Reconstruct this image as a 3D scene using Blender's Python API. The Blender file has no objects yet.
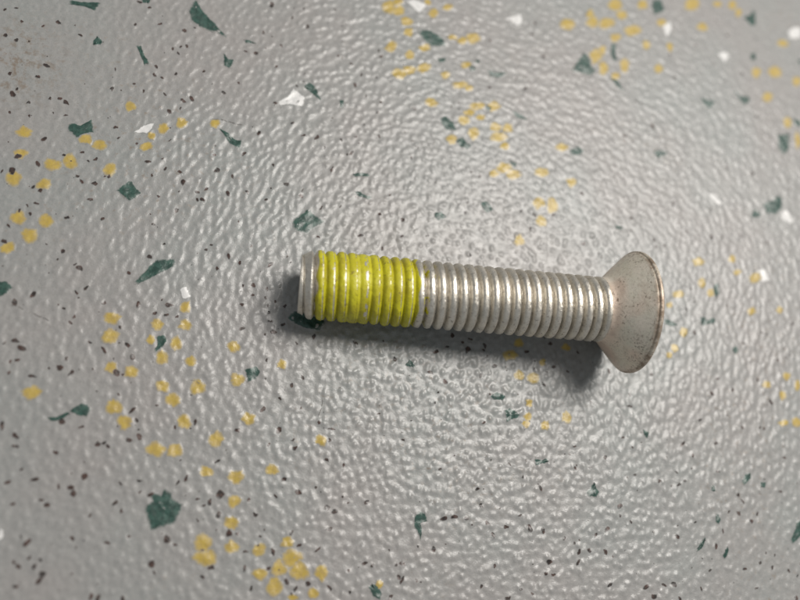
import bpy, bmesh, math, random
import numpy as np
from mathutils import Matrix, Vector

random.seed(7)
rng = np.random.default_rng(11)
S = bpy.context.scene
MM = 0.001                                   # the scene is built in millimetres, at real size

# ------------------------------------------------------------------ camera
F_PX, AX, AY, Z0 = 684.96, 0.260926, 0.279126, 85.352   # focal length (px at 800 wide), tilt of the floor, distance
n = np.array([math.tan(AX), math.tan(AY), 1.0]); n /= np.linalg.norm(n)
ex = np.array([1.0, 0, 0]) - n * n[0]; ex /= np.linalg.norm(ex)
ey = np.cross(n, ex)
RW = np.stack([ex, ey, n], 1)                # world -> camera
TW = np.array([0, 0, -Z0])
CAM = -RW.T @ TW
cam = bpy.data.cameras.new('camera'); camo = bpy.data.objects.new('camera', cam)
S.collection.objects.link(camo); S.camera = camo
m4 = np.eye(4); m4[:3, :3] = RW.T; m4[:3, 3] = CAM * MM
camo.matrix_world = Matrix(m4.tolist())
cam.sensor_width = 36.0; cam.lens = 36.0 * F_PX / 800.0
cam.clip_start = 0.002; cam.clip_end = 20.0
cam.dof.use_dof = True; cam.dof.focus_distance = 0.0815; cam.dof.aperture_fstop = 11.5

# ------------------------------------------------------------------ light
W = bpy.data.worlds.new('World'); S.world = W; W.use_nodes = True
bg = W.node_tree.nodes['Background']
bg.inputs[0].default_value = (0.92, 0.97, 1.0, 1); bg.inputs[1].default_value = 0.27
def lamp(name, d, dist, size, size_y, power, col):
    l = bpy.data.lights.new(name, 'AREA'); l.shape = 'ELLIPSE'; l.size = size; l.size_y = size_y; l.energy = power; l.color = col
    o = bpy.data.objects.new(name, l); S.collection.objects.link(o)
    z = Vector(d).normalized(); x = Vector((1, 0, 0)); x = (x - z * x.dot(z)).normalized(); y = z.cross(x)
    m = Matrix((x, y, z)).transposed().to_4x4(); m.translation = z * dist
    o.matrix_world = m
    return o
lamp('ceiling_lamp', (0.47, 0.33, 1.0), 0.40, 0.25, 0.15, 1.98, (1.0, 0.955, 0.90))
S.view_settings.view_transform = 'Standard'; S.view_settings.look = 'None'
S.view_settings.exposure = 0.0; S.view_settings.gamma = 1.0; S.view_settings.use_curve_mapping = False

# ------------------------------------------------------------------ helpers
C = S.collection
def at(px, py):
    """Point of the floor plane (mm) seen at a pixel of the 800 x 600 photograph."""
    d = RW.T @ np.array([(px - 400) / F_PX, (300 - py) / F_PX, -1.0])
    t = -CAM[2] / d[2]
    return CAM[0] + d[0] * t, CAM[1] + d[1] * t
def mesh_obj(name, verts, faces, mat, parent=None, smooth=True):
    me = bpy.data.meshes.new(name)
    me.from_pydata([tuple(float(c) * MM for c in v) for v in verts], [], faces)
    me.update()
    if smooth: me.polygons.foreach_set('use_smooth', [True] * len(me.polygons))
    if mat: me.materials.append(mat)
    o = bpy.data.objects.new(name, me); C.objects.link(o)
    if parent: o.parent = parent
    return o
def grid_obj(name, V, nu, nv, mat, parent=None, close_u=False):
    """V: (nv, nu, 3) array in mm; quads between neighbours, built with numpy."""
    me = bpy.data.meshes.new(name)
    j, i = np.meshgrid(np.arange(nv - 1), np.arange(nu if close_u else nu - 1), indexing='ij')
    i2 = (i + 1) % nu
    q = np.stack([j * nu + i, j * nu + i2, (j + 1) * nu + i2, (j + 1) * nu + i], -1).reshape(-1, 4)
    co = (V.reshape(-1, 3) * MM).astype(np.float32)
    me.vertices.add(len(co)); me.vertices.foreach_set('co', co.ravel())
    me.loops.add(q.size); me.loops.foreach_set('vertex_index', q.ravel().astype(np.int32))
    me.polygons.add(len(q)); me.polygons.foreach_set('loop_start', np.arange(0, q.size, 4, dtype=np.int32))
    me.polygons.foreach_set('use_smooth', np.ones(len(q), dtype=bool))
    me.update(calc_edges=True); me.validate()
    if mat: me.materials.append(mat)
    o = bpy.data.objects.new(name, me); C.objects.link(o)
    if parent: o.parent = parent
    return o

# ------------------------------------------------------------------ materials
class NT:
    def __init__(s, name):
        s.m = bpy.data.materials.new(name); s.m.use_nodes = True
        s.t = s.m.node_tree; s.b = s.t.nodes['Principled BSDF']
    def n(s, typ, **kw):
        nd = s.t.nodes.new(typ)
        for k, v in kw.items():
            if k in nd.inputs.keys(): s.put(nd.inputs[k], v)
            else: setattr(nd, k, v)
        return nd
    def put(s, sock, v):
        if isinstance(v, bpy.types.NodeSocket): s.t.links.new(v, sock)
        else: sock.default_value = v
    def pos(s):
        g = s.n('ShaderNodeNewGeometry'); v = s.n('ShaderNodeVectorMath', operation='SCALE')
        s.t.links.new(g.outputs['Position'], v.inputs[0]); v.inputs['Scale'].default_value = 1000.0
        return v.outputs[0]
    def obj(s):
        g = s.n('ShaderNodeTexCoord'); v = s.n('ShaderNodeVectorMath', operation='SCALE')
        s.t.links.new(g.outputs['Object'], v.inputs[0]); v.inputs['Scale'].default_value = 1000.0
        return v.outputs[0]
    def noise(s, vec, scale, detail=2.0, rough=0.5, dist=0.0):
        return s.n('ShaderNodeTexNoise', Vector=vec, Scale=scale, Detail=detail, Roughness=rough, Distortion=dist).outputs[0]
    def ramp(s, fac, a, b, lo=0.0, hi=1.0):
        r = s.n('ShaderNodeMapRange', interpolation_type='SMOOTHSTEP')
        s.put(r.inputs[0], fac); r.inputs[1].default_value = a; r.inputs[2].default_value = b
        r.inputs[3].default_value = lo; r.inputs[4].default_value = hi
        return r.outputs[0]
    def mix(s, fac, a, b, mode='MIX'):
        x = s.n('ShaderNodeMix', data_type='RGBA', blend_type=mode)
        for sk, v in ((x.inputs[0], fac), (x.inputs[6], a), (x.inputs[7], b)): s.put(sk, v)
        return x.outputs[2]
    def math(s, op, a, b=0.0):
        x = s.n('ShaderNodeMath', operation=op); s.put(x.inputs[0], a); s.put(x.inputs[1], b)
        return x.outputs[0]

def vinyl(name, chip=None, chip2=None, edge=(0.15, 0.55), tint=0.0):
    """Grey embossed vinyl; a chip material is the same vinyl with a coloured flake under its wear layer."""
    t = NT(name); p = t.pos()
    col = t.mix(t.ramp(t.noise(p, 0.045, 3), 0.35, 0.65), (0.250, 0.238, 0.230, 1), (0.232, 0.243, 0.236, 1))
    col = t.mix(t.ramp(t.noise(p, 0.33, 3, 0.6), 0.35, 0.7, 0, 0.55), col, (0.225, 0.225, 0.220, 1))
    col = t.mix(t.ramp(t.noise(p, 2.2, 3, 0.6), 0.35, 0.72, 0, 0.40), col, (0.315, 0.305, 0.295, 1))
    col = t.mix(t.ramp(t.noise(p, 6.5, 2, 0.6), 0.56, 0.72, 0, 0.45), col, (0.155, 0.140, 0.130, 1))
    # faint brown dirt, in soiled patches only
    soil = t.math('MULTIPLY', t.ramp(t.noise(p, 0.028, 2), 0.52, 0.66), t.ramp(t.noise(p, 1.1, 4, 0.65), 0.55, 0.72, 0, 0.55))
    col = t.mix(soil, col, (0.16, 0.115, 0.075, 1))
    dv = t.n('ShaderNodeVectorMath', operation='DISTANCE'); t.put(dv.inputs[0], p)
    dv.inputs[1].default_value = (*at(12, 62), 0.0)                       # a brownish soiled spot
    soil = t.math('MULTIPLY', t.ramp(dv.outputs['Value'], 9.0, 1.0), t.ramp(t.noise(p, 0.9, 5, 0.7), 0.46, 0.68, 0, 0.75))
    col = t.mix(soil, col, (0.150, 0.105, 0.068, 1))
    if chip:
        at_ = t.n('ShaderNodeAttribute', attribute_name='body').outputs['Fac']
        cc = t.mix(t.ramp(t.noise(p, 1.7, 3, 0.6), 0.38, 0.66), chip, chip2)
        e = t.math('ADD', at_, t.math('MULTIPLY', t.math('SUBTRACT', t.noise(p, 2.6, 3, 0.65), 0.5), 0.75))
        col = t.mix(t.ramp(e, edge[0], edge[1], 0, 1 - tint), col, cc)
    t.put(t.b.inputs['Base Color'], col)
    t.put(t.b.inputs['Roughness'], t.ramp(t.noise(p, 0.8, 3, 0.6), 0.3, 0.75, 0.32, 0.45))
    t.b.inputs['Specular IOR Level'].default_value = 0.50
    h = t.math('ADD', t.noise(p, 1.5, 3, 0.6), t.math('MULTIPLY', t.noise(p, 5.0, 2), 0.30))
    bp = t.n('ShaderNodeBump', Strength=1.0, Distance=0.00005, Height=h)
    t.put(t.b.inputs['Normal'], bp.outputs[0])
    return t.m
M_FLOOR = vinyl('grey_vinyl')
M_YEL = vinyl('yellow_flake', (0.42, 0.300, 0.048, 1), (0.36, 0.255, 0.062, 1), (0.08, 0.95), 0.10)
M_GRN = vinyl('green_flake', (0.012, 0.040, 0.031, 1), (0.030, 0.078, 0.062, 1), (0.04, 0.50), 0.03)
M_WHT = vinyl('white_flake', (0.66, 0.65, 0.64, 1), (0.58, 0.58, 0.57, 1), (0.10, 0.45), 0.1)
M_SPK = vinyl('dark_speck', (0.018, 0.014, 0.012, 1), (0.070, 0.038, 0.030, 1), (-0.15, 0.50), 0.03)
M_SCR = vinyl('scratch', (0.085, 0.070, 0.060, 1), (0.13, 0.115, 0.105, 1), (0.2, 0.7), 0.45)

def metal(name, head=False):
    t = NT(name); p = t.obj()
    col = t.mix(t.ramp(t.noise(p, 0.45, 4, 0.6), 0.35, 0.7), (0.78, 0.71, 0.61, 1) if head else (0.72, 0.68, 0.61, 1), (0.70, 0.66, 0.55, 1) if head else (0.59, 0.56, 0.50, 1))
    col = t.mix(t.ramp(t.noise(p, 3.5, 3, 0.6), 0.50, 0.72, 0, 0.40), col, (0.34, 0.29, 0.23, 1))
    rough = t.ramp(t.noise(p, 1.6, 4, 0.65), 0.3, 0.75, 0.40 if head else 0.40, 0.56 if head else 0.58)
    if head:
        zs_ = t.n('ShaderNodeSeparateXYZ'); t.put(zs_.inputs[0], p); zc = zs_.outputs[2]
        col = t.mix(t.ramp(t.noise(p, 0.16, 2), 0.42, 0.62, 0, 0.75), col, (0.74, 0.57, 0.46, 1))
        d1 = t.math('MULTIPLY', t.ramp(t.math('ADD', t.noise(p, 0.42, 2), t.ramp(zc, 38.2, 40.0, 0, .22)), 0.42, 0.68), t.ramp(t.noise(p, 2.9, 5, 0.75), 0.52, 0.66, 0, .9))
        col = t.mix(t.ramp(t.noise(p, 0.5, 5, 0.7), 0.48, 0.66, 0, 0.28), col, (0.40, 0.31, 0.24, 1))
        rim = t.math('MULTIPLY', t.ramp(zc, 39.7, 40.06), t.ramp(t.noise(p, 0.55, 4, 0.65), 0.36, 0.60, 0.15, 0.85))   # worn, browned rim
        col = t.mix(rim, col, (0.22, 0.155, 0.105, 1))
        col = t.mix(d1, col, (0.13, 0.09, 0.06, 1))
    else:
        d1 = t.ramp(t.noise(p, 2.4, 5, 0.78), 0.555, 0.67, 0, 0.85)
        col = t.mix(d1, col, (0.12, 0.095, 0.07, 1))
    t.put(t.b.inputs['Base Color'], col)
    t.put(t.b.inputs['Metallic'], t.ramp(d1, 0.0, 1.0, 0.45 if head else 0.95, 0.1))
    t.put(t.b.inputs['Roughness'], rough)
    h = t.math('ADD', t.noise(p, 2.5, 4, 0.65), t.math('MULTIPLY', t.noise(p, 9.0, 2), 0.5))
    t.put(t.b.inputs['Normal'], t.n('ShaderNodeBump', Strength=1.0, Distance=0.000036, Height=h).outputs[0])
    return t.m
M_SHANK = metal('zinc_flake_thread'); M_HEAD = metal('zinc_flake_head', True)

t = NT('yellow_thread_coating'); p = t.obj()
col = t.mix(t.ramp(t.noise(p, 0.6, 4, 0.6), 0.35, 0.68), (0.48, 0.45, 0.016, 1), (0.38, 0.335, 0.016, 1))
col = t.mix(t.ramp(t.noise(p, 1.9, 5, 0.75), 0.57, 0.67, 0, 0.85), col, (0.15, 0.105, 0.02, 1))
t.put(t.b.inputs['Base Color'], col)
t.put(t.b.inputs['Roughness'], t.ramp(t.noise(p, 1.5, 3), 0.3, 0.7, 0.34, 0.52))
t.put(t.b.inputs['Normal'], t.n('ShaderNodeBump', Strength=1.0, Distance=0.00007, Height=t.noise(p, 2.4, 4, 0.65)).outputs[0])
M_PATCH = t.m

# ------------------------------------------------------------------ floor with its embossing
X0, X1, Y0, Y1, STEP = -78.0, 92.0, -66.0, 74.0, 0.175
NX, NY = int(round((X1 - X0) / STEP)) + 1, int(round((Y1 - Y0) / STEP)) + 1
H = np.zeros((NY, NX))
# direction of the embossed ridges (degrees from upright, + leans right), length/width, height and spacing over the floor
CTRL = [(30, 60, 15, 1.5, .35, 1.0), (60, 230, 18, 1.9, .70, 1.0), (60, 380, -8, 1.7, .75, 1.0), (60, 540, -25, 1.4, .55, 1.0),
        (230, 60, 25, 1.6, .75, 1.0), (230, 200, 20, 2.2, 1.1, 1.0), (230, 400, 2, 1.7, 1.1, 1.0), (230, 560, -30, 1.4, .9, 1.0),
        (350, 60, 62, 1.7, 1.0, 1.0), (360, 190, 40, 1.6, 1.05, .85), (360, 400, 0, 1.25, 1.45, .85), (370, 540, -35, 1.25, 1.1, 1.0),
        (480, 40, -62, 1.7, .9, 1.0), (470, 200, -50, 1.15, 1.0, .82), (480, 430, 25, 1.15, 1.5, .9), (480, 560, 60, 1.15, 1.15, 1.05),
        (620, 40, -50, 1.6, .7, 1.0), (640, 170, -38, 1.7, 1.1, 1.05), (600, 400, 4, 2.0, 1.15, 1.05), (610, 540, 25, 1.2, 1.2, 1.1),
        (760, 40, -40, 1.5, .4, 1.0), (750, 180, -25, 1.8, .8, 1.0), (730, 330, 6, 2.2, 1.0, 1.0), (740, 470, 3, 1.9, .95, 1.0), (760, 580, 10, 1.6, .7, 1.0)]
cp = np.array([at(c[0], c[1]) for c in CTRL]); cv = np.array([c[2:] for c in CTRL], float)
cv = np.column_stack([np.cos(np.radians(2 * cv[:, 0])), np.sin(np.radians(2 * cv[:, 0])), cv[:, 1:]])
sp = 0.93
pts = []
row = 0; y = Y0
while y < Y1:
    xs = np.arange(X0, X1, sp) + (row % 2) * sp * .5
    pts.append(np.column_stack([xs, np.full(len(xs), y)])); y += sp * .92; row += 1
pts = np.concatenate(pts); pts += rng.uniform(-.40, .40, pts.shape) * sp
d2 = ((pts[:, None, :] - cp[None]) ** 2).sum(-1) + 30.0
w = 1.0 / d2 ** 1.5; w /= w.sum(1, keepdims=True)
fv = w @ cv
ang = 0.5 * np.arctan2(fv[:, 1], fv[:, 0]) + rng.normal(0, 1.0, len(pts)) * np.clip(1.0 - 0.40 * fv[:, 2], .24, .7)
elo = np.clip(fv[:, 2] * rng.uniform(.65, 1.2, len(pts)), 1, 2.8)
amp = fv[:, 3] * rng.uniform(.35, 1.35, len(pts)) * 0.124
sig = 0.218 * fv[:, 4] * rng.uniform(.8, 1.3, len(pts))
RAD = 10
oy, ox = np.mgrid[-RAD:RAD + 1, -RAD:RAD + 1]
for (x, y), a, e, h, s in zip(pts, ang, elo, amp, sig):
    ix, iy = int(round((x - X0) / STEP)), int(round((y - Y0) / STEP))
    if ix < RAD or iy < RAD or ix >= NX - RAD or iy >= NY - RAD: continue
    dx = ox * STEP + (X0 + ix * STEP - x); dy = oy * STEP + (Y0 + iy * STEP - y)
    al = dx * math.sin(a) + dy * math.cos(a); ac = dx * math.cos(a) - dy * math.sin(a)
    g = h * np.exp(-0.5 * ((al / (s * e)) ** 2 + (ac / s) ** 2))
    v = H[iy - RAD:iy + RAD + 1, ix - RAD:ix + RAD + 1]
    v[:] = np.maximum(v, g) + 0.35 * np.minimum(v, g)
H = H + 0.02 * np.sin(np.arange(NX) * STEP * .35)[None] * np.sin(np.arange(NY) * STEP * .28)[:, None]
H -= H.mean()
gx = X0 + np.arange(NX) * STEP; gy = Y0 + np.arange(NY) * STEP
fx = np.minimum(1, np.minimum(gx - X0, X1 - gx) / 4); fy = np.minimum(1, np.minimum(gy - Y0, Y1 - gy) / 4)
H *= fx[None] * fy[:, None]
far = np.cumsum(2.0 * 1.35 ** np.arange(14))             # coarser, flat vinyl beyond the detailed field
gxx = np.concatenate([X0 - far[::-1], gx, X1 + far]); gyy = np.concatenate([Y0 - far[::-1], gy, Y1 + far])
HH = np.pad(H, 14)
XX, YY = np.meshgrid(gxx, gyy)
floor = grid_obj('floor', np.stack([XX, YY, HH], -1), len(gxx), len(gyy), M_FLOOR)
floor['kind'] = 'structure'; floor['label'] = 'grey embossed vinyl floor with green, yellow and white flakes'
def hz(x, y):
    u = np.clip((np.asarray(x) - X0) / STEP, 0, NX - 1.001); v = np.clip((np.asarray(y) - Y0) / STEP, 0, NY - 1.001)
    i = u.astype(int); j = v.astype(int); a = u - i; b = v - j
    return (H[j, i] * (1 - a) + H[j, i + 1] * a) * (1 - b) + (H[j + 1, i] * (1 - a) + H[j + 1, i + 1] * a) * b

def flake_geo(poly, lift, ns, rings, jit, taper=0.65):
    """Outline (mm) -> a sheet of rings that follows the embossing; returns verts, faces, body weights."""
    P = np.asarray(poly, float); nx = np.roll(P, -1, 0)
    seg = np.linalg.norm(nx - P, axis=1); per = seg.sum(); cum = np.concatenate([[0], np.cumsum(seg)])
    s = (np.arange(ns) + .5) / ns * per
    k = np.clip(np.searchsorted(cum, s, 'right') - 1, 0, len(P) - 1)
    f = ((s - cum[k]) / np.maximum(seg[k], 1e-9))[:, None]
    B = P[k] * (1 - f) + nx[k] * f
    B = B + rng.normal(0, jit, B.shape)
    a2 = P[:, 0] * nx[:, 1] - nx[:, 0] * P[:, 1]; A = a2.sum() / 2
    c = ((P + nx) * a2[:, None]).sum(0) / (6 * A) if abs(A) > 1e-6 else P.mean(0)
    R = [0.0] + list(rings)
    V = [np.array([[c[0], c[1]]])] + [c + (B - c) * r for r in rings]
    wts = [np.array([1.0])] + [np.full(ns, 1.0 - r ** 3) for r in rings]
    XY = np.concatenate(V); wt = np.concatenate(wts)
    Z = hz(XY[:, 0], XY[:, 1]) + lift * (1 - taper + taper * np.clip(wt * 1.6, 0, 1))
    F = []
    ccw = A > 0
    for i in range(ns):
        j = (i + 1) % ns
        F.append((0, 1 + i, 1 + j) if ccw else (0, 1 + j, 1 + i))
        for r in range(len(rings) - 1):
            a, b = 1 + r * ns, 1 + (r + 1) * ns
            q = (a + i, b + i, b + j, a + j)
            F.append(q if ccw else q[::-1])
    return np.column_stack([XY, Z]), F, wt
def add_body(o, wt):
    o.data.attributes.new('body', 'FLOAT', 'POINT').data.foreach_set('value', np.asarray(wt, np.float32))
def flake(name, poly, mat, lift, ns=28, rings=(.3, .55, .78, .92, 1.0), jit=.05):
    V, F, wt = flake_geo(poly, lift, ns, rings, jit)
    o = mesh_obj(name, V, F, mat, floor); add_body(o, wt); return o
def joined(name, polys, mat, lift, ns, rings, jit, taper=0.65):
    AV, AF, AW = [], [], []; k = 0
    for P in polys:
        V, F, wt = flake_geo(P, lift, ns, rings, jit, taper)
        AV.append(V); AF += [tuple(i + k for i in f) for f in F]; AW.append(wt); k += len(V)
    o = mesh_obj(name, np.concatenate(AV), AF, mat, floor); add_body(o, np.concatenate(AW)); o['kind'] = 'stuff'
    return o
def blob(px, py, rx, ry, nb=9, var=.16):
    ph = random.random() * 6.28
    return [at(px + rx * math.cos(ph + 6.2832 * k / nb) * (1 + random.uniform(-var, var)),
               py - ry * math.sin(ph + 6.2832 * k / nb) * (1 + random.uniform(-var, var))) for k in range(nb)]
def tile(T, pts): return [at(T[0] + x / 4, T[1] + y / 4) for x, y in pts]

# yellow flakes: (tile origin, [(x, y, rx, ry) in quarter pixels])
YEL = [((0, 0), [(518, 425, 28, 24), (97, 530, 32, 22), (345, 558, 32, 22), (398, 578, 26, 20), (725, 490, 25, 24), (650, 515, 25, 25), (607, 545, 22, 20), (585, 585, 28, 20)]),
 ((200, 0), [(755, 32, 32, 24), (795, 45, 25, 28), (765, 187, 27, 25), (792, 297, 27, 22), (60, 493, 26, 18), (790, 8, 22, 14)]),
 ((400, 0), [(28, 85, 25, 20), (32, 130, 25, 20), (135, 52, 25, 18), (110, 10, 20, 12), (190, 30, 25, 18), (100, 190, 25, 16), (210, 150, 22, 12), (250, 165, 25, 18), (290, 155, 28, 20), (40, 220, 22, 18), (40, 280, 28, 20), (90, 272, 28, 22), (10, 295, 20, 18), (180, 300, 20, 18), (262, 262, 25, 14), (240, 340, 32, 18), (275, 355, 20, 16), (125, 412, 28, 22), (310, 425, 32, 22), (375, 425, 30, 24), (280, 450, 25, 18), (325, 470, 22, 16), (260, 480, 25, 20), (380, 510, 26, 20), (430, 515, 24, 22), (295, 535, 22, 26), (395, 548, 32, 24), (205, 555, 24, 24), (420, 585, 22, 20), (670, 95, 28, 24), (770, 90, 32, 28), (760, 55, 20, 18), (785, 225, 28, 30), (650, 590, 25, 15)]),
 ((600, 0), [(60, 20, 35, 30), (90, 60, 25, 22), (25, 95, 30, 20), (60, 150, 25, 16), (130, 120, 30, 24), (185, 180, 18, 22), (10, 200, 18, 20), (100, 265, 20, 30), (15, 275, 22, 28), (60, 305, 18, 18), (235, 275, 18, 16), (280, 185, 16, 22), (370, 20, 35, 25), (410, 108, 24, 18), (245, 90, 26, 16), (470, 15, 20, 15), (530, 20, 18, 20), (555, 50, 14, 18), (730, 175, 24, 18), (700, 290, 28, 24), (625, 290, 20, 20), (670, 385, 24, 22), (750, 490, 20, 22), (785, 325, 20, 22), (790, 560, 14, 35), (170, 20, 25, 20)]),
 ((0, 150), [(82, 12, 30, 20), (55, 115, 32, 28), (210, 60, 35, 26), (285, 45, 30, 30), (440, 75, 28, 28), (180, 138, 34, 24), (75, 268, 38, 30), (185, 282, 32, 26), (118, 342, 36, 30), (30, 390, 30, 22)]),
 ((400, 150), [(415, 72, 28, 24), (450, 98, 36, 22), (375, 95, 22, 16), (570, 92, 26, 24), (685, 130, 24, 22), (552, 212, 25, 24), (607, 225, 24, 30), (565, 285, 28, 24), (478, 365, 26, 26)]),
 ((600, 150), [(393, 447, 24, 20), (527, 437, 16, 18), (405, 533, 16, 20), (440, 570, 18, 22), (315, 578, 26, 16), (620, 510, 24, 20), (550, 488, 14, 12)]),
 ((0, 300), [(448, 72, 34, 26), (440, 142, 38, 32), (445, 268, 30, 24), (522, 288, 32, 28), (455, 432, 34, 30), (503, 488, 34, 30), (128, 372, 42, 26), (743, 28, 26, 28), (632, 98, 25, 22), (740, 102, 30, 22), (603, 160, 22, 22), (707, 175, 28, 30), (648, 235, 28, 28), (762, 245, 24, 26), (652, 345, 30, 30), (690, 400, 38, 30), (738, 485, 30, 36), (785, 352, 34, 30), (625, 600, 42, 32), (695, 605, 30, 30)]),
 ((200, 300), [(133, 185, 26, 26), (148, 315, 28, 26), (327, 258, 22, 24), (195, 475, 28, 28), (65, 555, 32, 34), (485, 562, 28, 24)]),
 ((400, 300), [(475, 170, 20, 22), (440, 222, 26, 20), (570, 250, 16, 18), (475, 303, 24, 24), (535, 315, 24, 22), (515, 410, 18, 20), (510, 468, 20, 20), (505, 495, 18, 18), (580, 502, 22, 22), (665, 470, 22, 24), (665, 190, 20, 14)]),
 ((600, 300), [(605, 45, 18, 18), (718, 42, 16, 18), (335, 130, 16, 20), (298, 192, 16, 22), (275, 220, 14, 14), (668, 338, 20, 18), (745, 305, 20, 18), (730, 380, 16, 22), (790, 340, 14, 20), (735, 492, 24, 14), (785, 490, 24, 18), (280, 20, 16, 14)]),
 ((200, 450), [(28, 85, 32, 22), (145, 107, 32, 30), (287, 80, 30, 24), (135, 205, 30, 28), (125, 290, 32, 30), (122, 388, 36, 30), (15, 372, 40, 40), (22, 432, 46, 36), (235, 398, 32, 28), (350, 368, 32, 26), (240, 498, 28, 26), (370, 430, 42, 36), (315, 475, 28, 32), (395, 485, 40, 40), (295, 550, 34, 40), (485, 488, 24, 32), (452, 575, 26, 26), (370, 590, 24, 14), (715, 535, 18, 18)])]
k = 0
for T, L in YEL:
    for x, y, rx, ry in L:
        q_ = random.uniform(1.05, 1.30)
        flake('yellow_flake', blob(T[0] + x / 4, T[1] + y / 4, rx / 4 * q_, ry / 4 * q_, 9, .27), M_YEL, .024 + .002 * (k % 4), 22); k += 1

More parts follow.
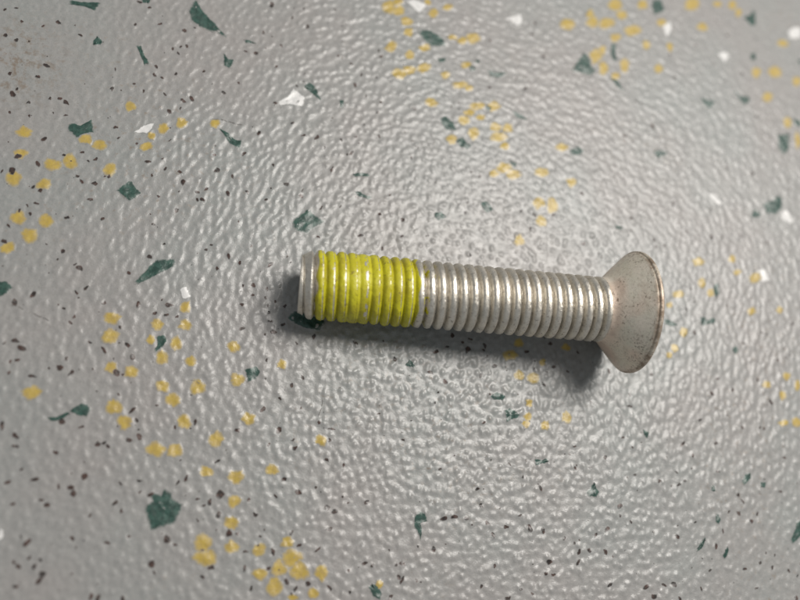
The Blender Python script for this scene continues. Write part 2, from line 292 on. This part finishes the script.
GRN = [((0, 0), [[(275, 0), (330, 8), (405, 8), (385, 45), (330, 25), (275, 18)], [(372, 165), (388, 143), (412, 165), (405, 180), (372, 182)],
   [(545, 180), (562, 180), (580, 225), (600, 258), (580, 262), (560, 215)],
   [(268, 498), (290, 490), (320, 500), (372, 475), (375, 510), (382, 530), (345, 535), (305, 552), (270, 520)],
   [(780, -10), (808, 36), (848, 80), (916, 156), (860, 132), (800, 112), (760, 80), (752, 40)], [(565, -4), (605, -4), (600, 12), (570, 12)]]),
 ((200, 0), [[(95, 210), (112, 235), (140, 238), (120, 275), (95, 265)], [(412, 345), (435, 325), (455, 340), (470, 360), (488, 410), (455, 380)],
   [(558, 400), (578, 400), (572, 432), (560, 430)], [(180, 160), (195, 160), (228, 175), (180, 172)],
   [(72, 508), (110, 530), (140, 560), (170, 565), (165, 595), (140, 590), (115, 570)]]),
 ((400, 0), [[(65, 125), (100, 115), (130, 125), (175, 155), (188, 188), (130, 185), (95, 160)], [(345, 278), (380, 290), (430, 290), (405, 312), (360, 305)],
   [(445, 440), (480, 455), (515, 482), (470, 475)], [(155, 475), (180, 460), (215, 490), (228, 525), (185, 522)],
   [(222, 560), (250, 545), (270, 575), (290, 580), (275, 600), (235, 585)], [(680, 285), (735, 205), (760, 230), (765, 265), (790, 285), (765, 305)],
   [(275, 262), (300, 268), (300, 285), (280, 285)], [(150, 235), (185, 230), (180, 250), (155, 250)], [(300, 240), (320, 240), (318, 252), (303, 252)],
   [(340, 420), (370, 430), (360, 445), (345, 440)], [(670, 612), (695, 590), (715, 583), (735, 600), (730, 620), (690, 622)]]),
 ((600, 0), [[(210, -4), (245, -4), (262, 45), (215, 62), (205, 30)], [(570, 70), (605, 55), (612, 35), (622, 50), (625, 100), (610, 108)],
   [(600, 215), (622, 210), (625, 240), (605, 242)], [(400, 385), (430, 400), (462, 405), (440, 438), (410, 410)],
   [(530, 355), (560, 385), (598, 385), (600, 410), (575, 420), (555, 395)], [(45, 170), (65, 175), (62, 220), (72, 245), (55, 248), (42, 215)],
   [(35, 305), (65, 315), (100, 370), (70, 350)], [(708, 536), (760, 532), (756, 600), (736, 624), (712, 592)], [(770, 470), (805, 485), (805, 512), (778, 500)],
   [(790, 235), (806, 240), (806, 270)]]),
 ((0, 150), [[(460, 160), (485, 145), (525, 115), (545, 150), (570, 172), (520, 210), (490, 185)],
   [(530, 535), (590, 470), (625, 437), (700, 433), (708, 462), (640, 495), (580, 525), (545, 542)], [(-10, 525), (25, 520), (55, 550), (20, 580), (-10, 595)]]),
 ((200, 150), [[(368, 280), (435, 232), (465, 262), (508, 288), (460, 310), (425, 338), (372, 322)], [(608, 95), (650, 90), (680, 95), (682, 105), (615, 108)],
   [(615, 165), (640, 165), (665, 185), (695, 188), (675, 198), (635, 185)]]),
 ((400, 150), [[(140, 250), (165, 245), (190, 270), (155, 282), (135, 270)], [(320, 210), (340, 200), (360, 215), (375, 240), (350, 255), (330, 235)], [(440, 45), (465, 50), (465, 70), (445, 62)]]),
 ((600, 150), [[(210, 5), (240, 0), (275, 10), (260, 22), (230, 33)], [(650, 215), (690, 200), (712, 178), (730, 190), (728, 235), (700, 260), (660, 255)],
   [(600, 270), (615, 235), (645, 255), (640, 270)], [(450, 540), (470, 530), (480, 570), (465, 595), (452, 575)], [(55, 300), (92, 305), (90, 320), (65, 315)]]),
 ((0, 300), [[(272, 445), (325, 410), (350, 415), (368, 438), (352, 468), (318, 465)], [(185, 468), (225, 470), (270, 445), (285, 455), (235, 485), (195, 485)],
   [(625, 145), (660, 135), (672, 165), (650, 190), (620, 212), (615, 200), (630, 180)]]),
 ((200, 300), [[(178, 275), (205, 270), (228, 262), (245, 290), (225, 315), (190, 332)], [(340, 70), (375, 40), (430, 55), (510, 85), (480, 125), (430, 118), (375, 95)]]),
 ((400, 300), [[(355, 385), (385, 365), (425, 385), (415, 400), (375, 400)], [(415, 440), (440, 430), (480, 460), (470, 475), (445, 478), (425, 490)], [(18, 260), (40, 235), (65, 270), (40, 268)]]),
 ((600, 300), [[(395, 70), (415, 65), (430, 85), (455, 68), (468, 80), (455, 95), (405, 102)], [(525, 195), (545, 180), (555, 205), (540, 218)],
   [(255, 75), (280, 80), (315, 100), (285, 108), (258, 95)], [(170, 515), (195, 530), (190, 555), (175, 540)]]),
 ((0, 450), [[(572, 222), (610, 200), (595, 175), (615, 165), (645, 180), (655, 150), (670, 152), (690, 175), (688, 190), (740, 215), (715, 270), (700, 300), (655, 310), (600, 330), (585, 270)]]),
 ((200, 450), [[(672, 545), (690, 530), (710, 540), (730, 575), (720, 600), (690, 585)]]),
 ((400, 450), [[(55, 265), (80, 240), (105, 258), (110, 285), (80, 290), (90, 320), (82, 365), (70, 330), (55, 310)], [(535, 35), (570, 40), (590, 30), (595, 48), (540, 62)],
   [(742, 165), (760, 155), (775, 125), (785, 150), (800, 165), (785, 190), (750, 185)]]),
 ((600, 450), [[(565, 125), (580, 95), (603, 90), (605, 112), (575, 142)], [(640, 125), (665, 130), (660, 152), (642, 150)], [(460, 265), (470, 250), (482, 280), (475, 297), (462, 290)],
   [(445, 145), (458, 140), (460, 165), (447, 165)], [(400, 370), (420, 345), (422, 360), (405, 395), (385, 410), (390, 390)], [(488, 425), (500, 395), (512, 382), (517, 400), (500, 438)],
   [(760, 360), (780, 320), (785, 285), (806, 280), (806, 345), (770, 378)]])]
for T, L in GRN:
    for P in L: flake('green_flake', tile(T, P), M_GRN, .036, 34, jit=.035)
WHT = [((0, 0), [[(530, 530), (580, 500), (620, 488), (610, 515), (590, 535)]]), ((200, 0), [[(305, 410), (350, 385), (375, 350), (425, 390), (415, 428), (360, 418), (320, 422)]]),
 ((400, 0), [[(20, 5), (60, -4), (110, 20), (80, 55), (55, 35)], [(415, 75), (450, 65), (485, 52), (490, 95), (470, 105), (450, 88)]]),
 ((600, 0), [[(245, 90), (285, 85), (288, 120), (268, 150), (255, 120)], [(470, 215), (500, 205), (522, 220), (500, 250)], [(750, 125), (775, 105), (806, 110), (806, 155), (760, 155)]]),
 ((600, 150), [[(430, 170), (450, 175), (495, 215), (480, 222), (440, 190)], [(725, 245), (745, 240), (775, 285), (765, 298), (725, 275)], [(630, 480), (660, 475), (685, 525), (650, 528), (610, 510)]]),
 ((0, 150), [[(720, 555), (745, 545), (765, 590), (730, 598)]]), ((0, 450), [[(-6, 305), (14, 320), (12, 350), (-6, 365)]])]
for T, L in WHT:
    for P in L: flake('white_flake', tile(T, P), M_WHT, .020, 26, jit=.035)

def rblob(x, y, r, nb, var, asp=None):
    a = random.random() * 6.28; q = (asp or 1) * random.uniform(.5, .95)
    o = []
    for k in range(nb):
        th = 6.2832 * k / nb; rr = r * (1 + random.uniform(-var, var))
        u, v = rr * math.cos(th), rr * q * math.sin(th)
        o.append((x + u * math.cos(a) - v * math.sin(a), y + u * math.sin(a) + v * math.cos(a)))
    return o
# dark specks a few pixels across: those that can be read off, and more of the same between them
SPK = [((0, 0), [(66, 32), (86, 85), (232, 86, 11, 15), (174, 102), (64, 160), (188, 262, 13), (152, 306), (20, 140), (52, 374, 13), (116, 410), (40, 450), (118, 463), (265, 410, 14), (262, 460), (243, 394), (176, 556, 13), (540, 98), (738, 122, 14), (748, 184), (692, 196), (725, 185), (712, 210), (626, 266), (618, 300), (650, 312), (704, 296), (660, 376), (735, 404, 14), (768, 396, 13), (675, 444, 14), (722, 435), (680, 562), (475, 552), (462, 278), (450, 356), (560, 8, 14), (322, 142), (40, 296), (20, 40), (70, 356), (535, 335), (575, 365), (464, 508), (780, 112), (600, 30), (640, 95), (200, 392)]),
 ((200, 0), [(288, 16, 18), (254, 130), (325, 182), (225, 214, 14), (185, 206), (304, 268), (94, 370), (155, 332), (370, 494), (236, 530, 14), (415, 542), (465, 550, 14), (622, 548), (620, 338, 14), (725, 226, 15), (716, 202), (606, 256), (665, 386), (724, 410), (706, 310), (430, 104, 16), (370, 70), (540, 38), (716, 544), (500, 592), (388, 344), (300, 412), (645, 300), (565, 560), (710, 450), (760, 500), (15, 285), (570, 230)]),
 ((400, 0), [(542, 95, 12), (362, 162), (465, 315), (358, 350), (500, 356), (552, 342), (236, 412), (58, 434, 14), (574, 225), (560, 560), (50, 565), (205, 425), (530, 140), (710, 545)]),
 ((600, 0), [(510, 142, 12), (384, 180), (570, 294, 12), (145, 408, 12), (212, 506, 18, 14), (300, 310, 14), (625, 466, 12), (96, 545, 12), (128, 566), (340, 520), (280, 218), (500, 325), (455, 255)]),
 ((0, 150), [(72, 26, 13), (150, 55, 15), (50, 84, 14), (135, 146), (162, 162), (108, 220), (146, 214), (122, 256), (36, 304), (18, 366, 14), (255, 20), (310, 104), (328, 124), (380, 136, 14), (358, 198, 13), (408, 276), (270, 270), (590, 46, 14), (652, 36), (662, 72), (608, 102), (718, 86), (730, 130, 14), (790, 168), (790, 200), (635, 186), (706, 240, 10, 14), (614, 298), (655, 376), (596, 428), (300, 458), (316, 472, 13), (345, 552, 12), (130, 580, 13), (515, 492), (306, 570), (332, 8), (436, 106), (252, 405), (385, 35), (78, 240), (8, 84)]),
 ((200, 150), [(68, 80, 14), (176, 16), (292, 60), (130, 106), (344, 138, 12, 16), (112, 174, 13), (190, 168), (28, 156), (8, 200, 12), (528, 78, 16), (410, 160), (404, 184), (562, 226), (645, 342, 16), (718, 256), (760, 180), (116, 430, 14), (284, 458, 18, 12), (206, 384), (46, 380), (24, 398), (70, 474), (155, 290), (475, 348), (606, 10, 14), (212, 540), (210, 580), (268, 556), (262, 590), (160, 452), (60, 20), (730, 395), (485, 232), (265, 200)]),
 ((400, 150), [(10, 280, 14), (285, 88), (272, 210), (485, 244), (538, 260, 13), (520, 314, 14), (726, 174, 12), (612, 260), (732, 375, 12), (320, 106), (108, 344), (282, 420), (8, 345), (45, 30), (262, 250)]),
 ((600, 150), [(294, 210, 15), (122, 276, 12), (446, 346, 15), (345, 324, 13), (564, 342, 14), (212, 360, 12), (222, 388), (256, 384), (610, 94, 13), (508, 72, 12), (440, 238), (324, 46), (490, 350), (780, 515), (365, 555), (760, 155), (545, 466), (670, 370)]),
 ((0, 300), [(60, 10, 16), (256, 34), (418, 12), (296, 68), (280, 90), (556, 18, 16), (675, 20, 18), (665, 60, 15), (710, 66), (618, 54), (480, 108), (62, 164, 14), (88, 192, 15), (18, 172), (42, 246), (68, 240), (266, 234), (238, 268, 12, 16), (286, 292, 14), (128, 304, 16), (38, 292), (415, 200, 16), (510, 180, 13), (527, 226, 13), (464, 290, 18, 12), (478, 380), (534, 438, 18, 14), (546, 480), (628, 420), (558, 546, 16), (516, 560, 14), (10, 504, 14), (62, 544, 13), (65, 586, 13), (390, 576, 13), (432, 586), (325, 508), (360, 170), (700, 510), (780, 490), (246, 482, 13), (415, 572)]),
 ((200, 300), [(165, 116, 14), (272, 22), (302, 8), (275, 50), (330, 100, 12), (296, 130, 12), (280, 85), (340, 25), (455, 148, 14), (625, 172, 12), (782, 238, 8, 16), (268, 240), (385, 172), (320, 395), (368, 340, 14), (412, 310), (252, 436, 14), (315, 520, 15), (526, 515, 14), (150, 520, 13), (276, 578), (372, 560), (715, 455), (170, 18), (262, 315), (475, 490), (378, 592), (520, 562)]),
 ((400, 300), [(210, 142, 10, 16), (282, 158), (270, 200, 15), (338, 182, 12), (188, 188), (142, 206, 12), (510, 206, 13), (600, 174, 12), (670, 286, 9), (712, 210), (120, 288, 18), (180, 326, 13), (578, 342), (615, 268), (588, 288), (10, 560), (335, 490), (250, 172), (380, 265, 12), (335, 200), (322, 300, 12), (700, 585), (140, 410)]),
 ((600, 300), [(446, 374, 12), (118, 424, 13), (204, 298, 13), (346, 40, 12), (376, 126, 15), (650, 132), (680, 408, 10, 18), (768, 96, 12), (740, 196), (465, 572, 14), (330, 575, 14), (638, 510), (118, 380), (530, 360, 14), (630, 320), (570, 510), (575, 175), (470, 315), (35, 282, 12), (400, 480), (655, 515), (710, 240), (90, 550)]),
 ((0, 450), [(220, 8), (86, 80), (140, 118, 15), (234, 145), (286, 148, 18, 12), (292, 174, 13), (335, 108, 13), (188, 218), (164, 200), (52, 214), (30, 128), (482, 134), (560, 122), (558, 170), (460, 214, 13), (486, 244), (110, 370, 16), (290, 354), (430, 372), (118, 432), (162, 440), (56, 450), (76, 466), (138, 464, 12), (174, 496, 13), (158, 524, 18, 13), (62, 546), (365, 585, 14), (392, 595, 14), (490, 595, 13), (605, 456, 15), (616, 488), (670, 356, 12, 16), (712, 130, 14), (746, 112, 18), (790, 196), (600, 178, 14), (515, 345), (700, 378), (360, 260), (790, 280)]),
 ((200, 450), [(70, 45, 12), (82, 178, 13, 18), (40, 208, 14), (75, 256, 12), (14, 222), (8, 400), (222, 260, 12), (118, 332, 14), (44, 470, 12), (178, 476, 12), (292, 408, 14), (182, 406, 12), (10, 508), (205, 555, 13), (346, 524, 12), (430, 536, 11, 14), (380, 556, 12), (522, 552, 15), (395, 382, 12), (515, 318, 15), (508, 236, 12, 16), (540, 244, 14), (668, 206, 12, 16), (472, 398, 12), (395, 168, 16), (338, 118, 12), (660, 455, 11), (690, 462, 11), (786, 460), (595, 480), (505, 40), (575, 60), (303, 185), (240, 345), (762, 592, 14), (195, 200), (600, 570), (796, 510, 12), (274, 472), (150, 335), (364, 332)]),
 ((400, 450), [(175, 276, 14), (214, 268, 15), (310, 156, 11), (348, 292, 12), (372, 340, 13), (424, 308, 12), (518, 312, 14), (575, 322, 12, 15), (560, 150, 15, 11), (490, 104), (134, 396, 12), (10, 454, 14), (10, 516, 16), (68, 522), (325, 548, 11), (378, 462), (714, 446, 16), (714, 406, 11), (756, 402, 12), (596, 448, 13), (656, 354, 11), (480, 260), (440, 58), (482, 556), (430, 596, 14), (160, 76), (265, 275), (322, 222), (680, 18), (584, 494), (612, 500), (702, 72), (760, 70), (784, 340, 13), (530, 575)]),
 ((600, 450), [(80, 226, 10, 16), (80, 262), (28, 318, 14), (240, 124, 11), (316, 138, 11), (340, 124), (305, 88), (370, 20, 11), (470, 88, 11), (555, 254, 13), (606, 284, 11), (570, 204, 11), (630, 256), (735, 30, 11), (720, 166), (515, 246), (310, 344, 13), (215, 330, 12), (184, 548, 12), (258, 540, 12), (214, 584, 14), (36, 540, 13), (294, 534, 8, 14), (626, 552, 12), (790, 502), (640, 452), (690, 470), (440, 480), (465, 385, 13), (552, 180, 8, 14), (22, 408), (125, 290), (700, 420), (755, 482), (405, 556), (490, 322), (785, 592, 13), (20, 30, 13), (140, 100), (320, 596), (380, 290), (580, 476)])]
polys = []
for T, L in SPK:
    for e in L:
        rx = e[2] if len(e) > 2 else random.uniform(7.5, 10.5); ry = e[3] if len(e) > 3 else rx * random.uniform(.62, .95)
        x_, y_ = at(T[0] + e[0] / 4, T[1] + e[1] / 4); polys.append(rblob(x_, y_, rx / 4 * .125, 7, .42, ry / rx))
for k in range(1250):
    x, y = random.uniform(X0 + 5, X1 - 5), random.uniform(Y0 + 5, Y1 - 5)
    polys.append(rblob(x, y, random.choice([.05, .06, .07, .09, .12, .16]), 7, .42))
joined('dark_specks', polys, M_SPK, .034, 11, (.45, .75, 1.0), .022, 0.0)
# flakes of the same kinds that lie beyond the picture
cA, cB = at(-15, -15), at(815, 615); 
def outside(x, y):
    c = RW @ np.array([x, y, 0.0]) + TW
    px, py = 400 + F_PX * c[0] / -c[2], 300 - F_PX * c[1] / -c[2]
    return px < -16 or px > 816 or py < -16 or py > 616
oy_, og_, ow_ = [], [], []
while len(oy_) < 170:
    x, y = random.uniform(X0 + 4, X1 - 4), random.uniform(Y0 + 4, Y1 - 4)
    for q in range(random.choice([1, 2, 4, 7])):
        a, b = x + random.gauss(0, 2.5), y + random.gauss(0, 2.5)
        if outside(a, b): oy_.append(rblob(a, b, random.uniform(.7, 1.05), 9, .15))
while len(og_) < 45:
    x, y = random.uniform(X0 + 4, X1 - 4), random.uniform(Y0 + 4, Y1 - 4)
    if outside(x, y): og_.append(rblob(x, y, random.uniform(.6, 2.2), 6, .45))
while len(ow_) < 12:
    x, y = random.uniform(X0 + 4, X1 - 4), random.uniform(Y0 + 4, Y1 - 4)
    if outside(x, y): ow_.append(rblob(x, y, random.uniform(.8, 1.8), 6, .4))
joined('yellow_flakes', oy_, M_YEL, .026, 16, (.4, .75, 1.0), .05)
joined('green_flakes', og_, M_GRN, .036, 18, (.4, .75, 1.0), .04)
joined('white_flakes', ow_, M_WHT, .020, 18, (.4, .75, 1.0), .04)
# hairline scratches and scuffs in the vinyl
SCR = [[(212, 119), (220, 119.6), (228, 121), (236, 124), (243, 125)], [(33, 313), (38, 316), (42, 317), (50, 321)], [(318, 417), (322, 407), (323, 398)], [(10, 305), (18, 306), (24, 310)], [(190, 380), (196, 381), (200, 384)]]
sp_ = []
for L in SCR:
    for (x0, y0), (x1, y1) in zip(L[:-1], L[1:]):
        d = math.hypot(x1 - x0, y1 - y0); nxp, nyp = -(y1 - y0) / d * .42, (x1 - x0) / d * .42
        sp_.append([at(x0 + nxp, y0 + nyp), at(x1 + nxp, y1 + nyp), at(x1 - nxp, y1 - nyp), at(x0 - nxp, y0 - nyp)])
joined('scratches', sp_, M_SCR, .036, 60, (.5, 1.0), .012)

# ------------------------------------------------------------------ the bolt
R8, RH, LB, PITCH = 4.0, 7.50, 40.75, 1.25
PSI, TX, TY = -0.0405641, -12.8511, -0.0757
BETA = math.atan((RH - R8) / (LB - 0.8))
LIFT = 0.055                                  # it rests on the tops of the embossing
d = np.array([math.cos(PSI) * math.cos(BETA), math.sin(PSI) * math.cos(BETA), math.sin(BETA)])
s = np.array([-math.sin(PSI), math.cos(PSI), 0.0]); u = np.cross(d, s)
P0 = np.array([TX, TY, R8 * math.cos(BETA) + LIFT])
bolt = bpy.data.objects.new('countersunk_bolt', None); C.objects.link(bolt)
bolt.empty_display_size = 0.005
mb = np.eye(4); mb[:3, 0] = s; mb[:3, 1] = u; mb[:3, 2] = d; mb[:3, 3] = P0 * MM
bolt.matrix_world = Matrix(mb.tolist())
bolt['label'] = 'silver countersunk bolt with a bright yellow coated band on its threads'; bolt['category'] = 'bolt'

def smooth(x, a, b):
    q = np.clip((x - a) / (b - a), 0, 1); return q * q * (3 - 2 * q)
def vnoise(th, z, fz, nth, seed):
    """Periodic-in-angle value noise on the cylinder."""
    r = np.random.default_rng(seed); n2 = int(60 * fz) + 4; G = r.uniform(-1, 1, (n2, nth))
    a = (th / (2 * np.pi) * nth) % nth; b = np.clip(z * fz + 1, 0, n2 - 1.01)
    i = np.floor(a).astype(int); j = np.floor(b).astype(int); fa = a - i; fb = b - j
    fa = fa * fa * (3 - 2 * fa); fb = fb * fb * (3 - 2 * fb)
    i %= nth; i2 = (i + 1) % nth
    return (G[j, i] * (1 - fa) + G[j, i2] * fa) * (1 - fb) + (G[j + 1, i] * (1 - fa) + G[j + 1, i2] * fa) * fb
CREST, ROOT = 4.0, 3.15
def thread_r(th, z):
    ph = (z / PITCH - th / (2 * np.pi)) % 1.0        # 0 and 1 in the groove; full rolled crest, narrow deep groove
    x = np.where(ph < 0.56, (0.56 - ph) / 0.56, (ph - 0.56) / 0.44)
    a = 1 - np.clip(x / 0.98, 0, 1) ** 3.0
    r = ROOT + (CREST - ROOT) * a
    wear = np.exp(-((ph - 0.70) / 0.045) ** 2)       # rolling seam along the crest
    r = r + wear * (0.008 + 0.060 * vnoise(th, z, 3.4, 150, 21) + 0.045 * vnoise(th, z, 7.0, 260, 22))
    r = r + 0.010 * vnoise(th, z, 2.2, 40, 3) * a + 0.006 * vnoise(th, z, 5.0, 90, 4)
    r = np.minimum(r, 3.42 + 0.62 * smooth(z, 0.0, 1.5) + 0.06 * (z > 1.4))   # chamfered point
    ro = smooth(z, LB - 4.75, LB - 4.05)             # the thread runs out into the neck under the head
    return r * (1 - ro) + ro * 3.86
NTH = 160
th1 = np.arange(NTH) / NTH * 2 * np.pi
def revolve(name, zs, fr, mat, parent, cap0=False):
    TH, Z = np.meshgrid(th1, zs); R = fr(TH, Z)
    return grid_obj(name, np.stack([R * np.cos(TH), R * np.sin(TH), Z], -1), NTH, len(zs), mat, parent, True)
zs = np.arange(0.0, LB - 3.7, PITCH / 22)
shank = revolve('threaded_shank', zs, thread_r, M_SHANK, bolt)
# pressed end of the shank: a shallow dish with a rounded edge
rr = [3.42, 3.30, 3.1, 2.6, 1.8, 0.9, 0.02]; zz = [0.0, -0.06, -0.07, 0.02, 0.12, 0.16, 0.16]
V = np.array([[[r * math.cos(a), r * math.sin(a), z] for a in th1] for r, z in zip(rr, zz)])
grid_obj('end_face', V[::-1], NTH, len(rr), M_SHANK, bolt, True)

# yellow thread-locking coat: fills the grooves, the worn crests show through it
zp = np.arange(1.55, 15.6, PITCH / 22)
def patch_r(th, z):
    rt = thread_r(th, z)
    o = 0.085 + 0.045 * vnoise(th, z, 0.8, 14, 8) + 0.035 * vnoise(th, z, 2.6, 46, 9)
    o = o + 0.15 * smooth(z, 4.7, 5.5) * (1 - smooth(z, 7.6, 8.3)) * (0.75 + 0.5 * vnoise(th, z, 0.5, 9, 10))
    ph = (z / PITCH - th / (2 * np.pi)) % 1.0
    fill = smooth(z, 4.6, 5.4) * (1 - smooth(z, 7.4, 8.2)) * np.clip(0.62 + 0.35 * vnoise(th, z, 0.9, 12, 41), 0, .85)
    bare = np.exp(-((ph - 0.70) / 0.040) ** 2)        # the worn crest edge is bare metal
    r = 0.55 * rt + 0.45 * 3.93 + o - bare * (0.14 + 0.08 * vnoise(th, z, 3.0, 70, 31))
    r = r * (1 - fill) + fill * (3.96 + 0.03 * vnoise(th, z, 2.0, 40, 42))
    e = 0.35 * vnoise(th, z, 0.6, 16, 12) + (th / (2 * np.pi) - .25) * 0.5
    k = smooth(z, 1.7 + e * .4, 2.2 + e * .4) * (1 - smooth(z, 12.7 + e, 13.4 + e))
    k2 = smooth(vnoise(th, z, 2.6, 70, 15), .10, .75) * (1 - smooth(z, 14.6, 15.5)) * (z > 12.4)   # thin smears past its end
    r = np.where(k > 0.02, rt * (1 - k) + r * k, rt) - 0.06 * (1 - smooth(k, 0, .4))
    return np.where((k2 > 0.3) & (k < .3) & (rt < 3.9), rt + 0.012, r)
revolve('thread_coating', zp, patch_r, M_PATCH, shank)

# countersunk head
ZC = LB - 0.72                                       # where the cone meets the rim
prof = [(LB - 4.72, 3.55), (LB - 4.60, 3.80), (LB - 4.40, 3.90), (LB - 4.18, 3.97), (LB - 4.00, 4.08), (LB - 3.80, 4.25)]
z, r = LB - 3.80, 4.25
kk = 16; ze, re_ = ZC - 0.02, 7.33
for i in range(1, kk + 1):
    q = i / kk; prof.append((z + (ze - z) * q, r + (re_ - r) * q + 0.05 * math.sin(math.pi * q)))
prof += [(ZC + .03, 7.33), (ZC + .10, 7.25), (ZC + .16, 7.40), (ZC + .22, 7.50), (ZC + .48, 7.50), (ZC + .57, 7.48), (ZC + .64, 7.43), (ZC + .69, 7.33), (LB, 7.2), (LB, 5.6), (LB, 4.2)]
V = np.array([[[(r + 0.012 * math.sin(3 * a + 1) * (r > 5)) * math.cos(a), (r + 0.012 * math.sin(3 * a + 1) * (r > 5)) * math.sin(a), z] for a in th1] for z, r in prof])
head = grid_obj('head', V, NTH, len(prof), M_HEAD, bolt, True)
# hexagon socket in the far face of the head
def hexr(a): return 2.5 / math.cos(((a + math.pi / 6) % (math.pi / 3)) - math.pi / 6)
lay = [(4.2, 4.2, LB), (None, 1.05, LB), (None, 1.0, LB - .12), (None, 1.0, LB - 2.6), (None, .6, LB - 3.0), (None, .01, LB - 3.3)]
V = np.array([[[(R0 if R0 else hexr(a) * f) * math.cos(a), (R0 if R0 else hexr(a) * f) * math.sin(a), z] for a in th1] for R0, f, z in lay])
so = grid_obj('hex_socket', V, NTH, len(lay), M_HEAD, head, True)
so.data.polygons.foreach_set('use_smooth', [False] * len(so.data.polygons))
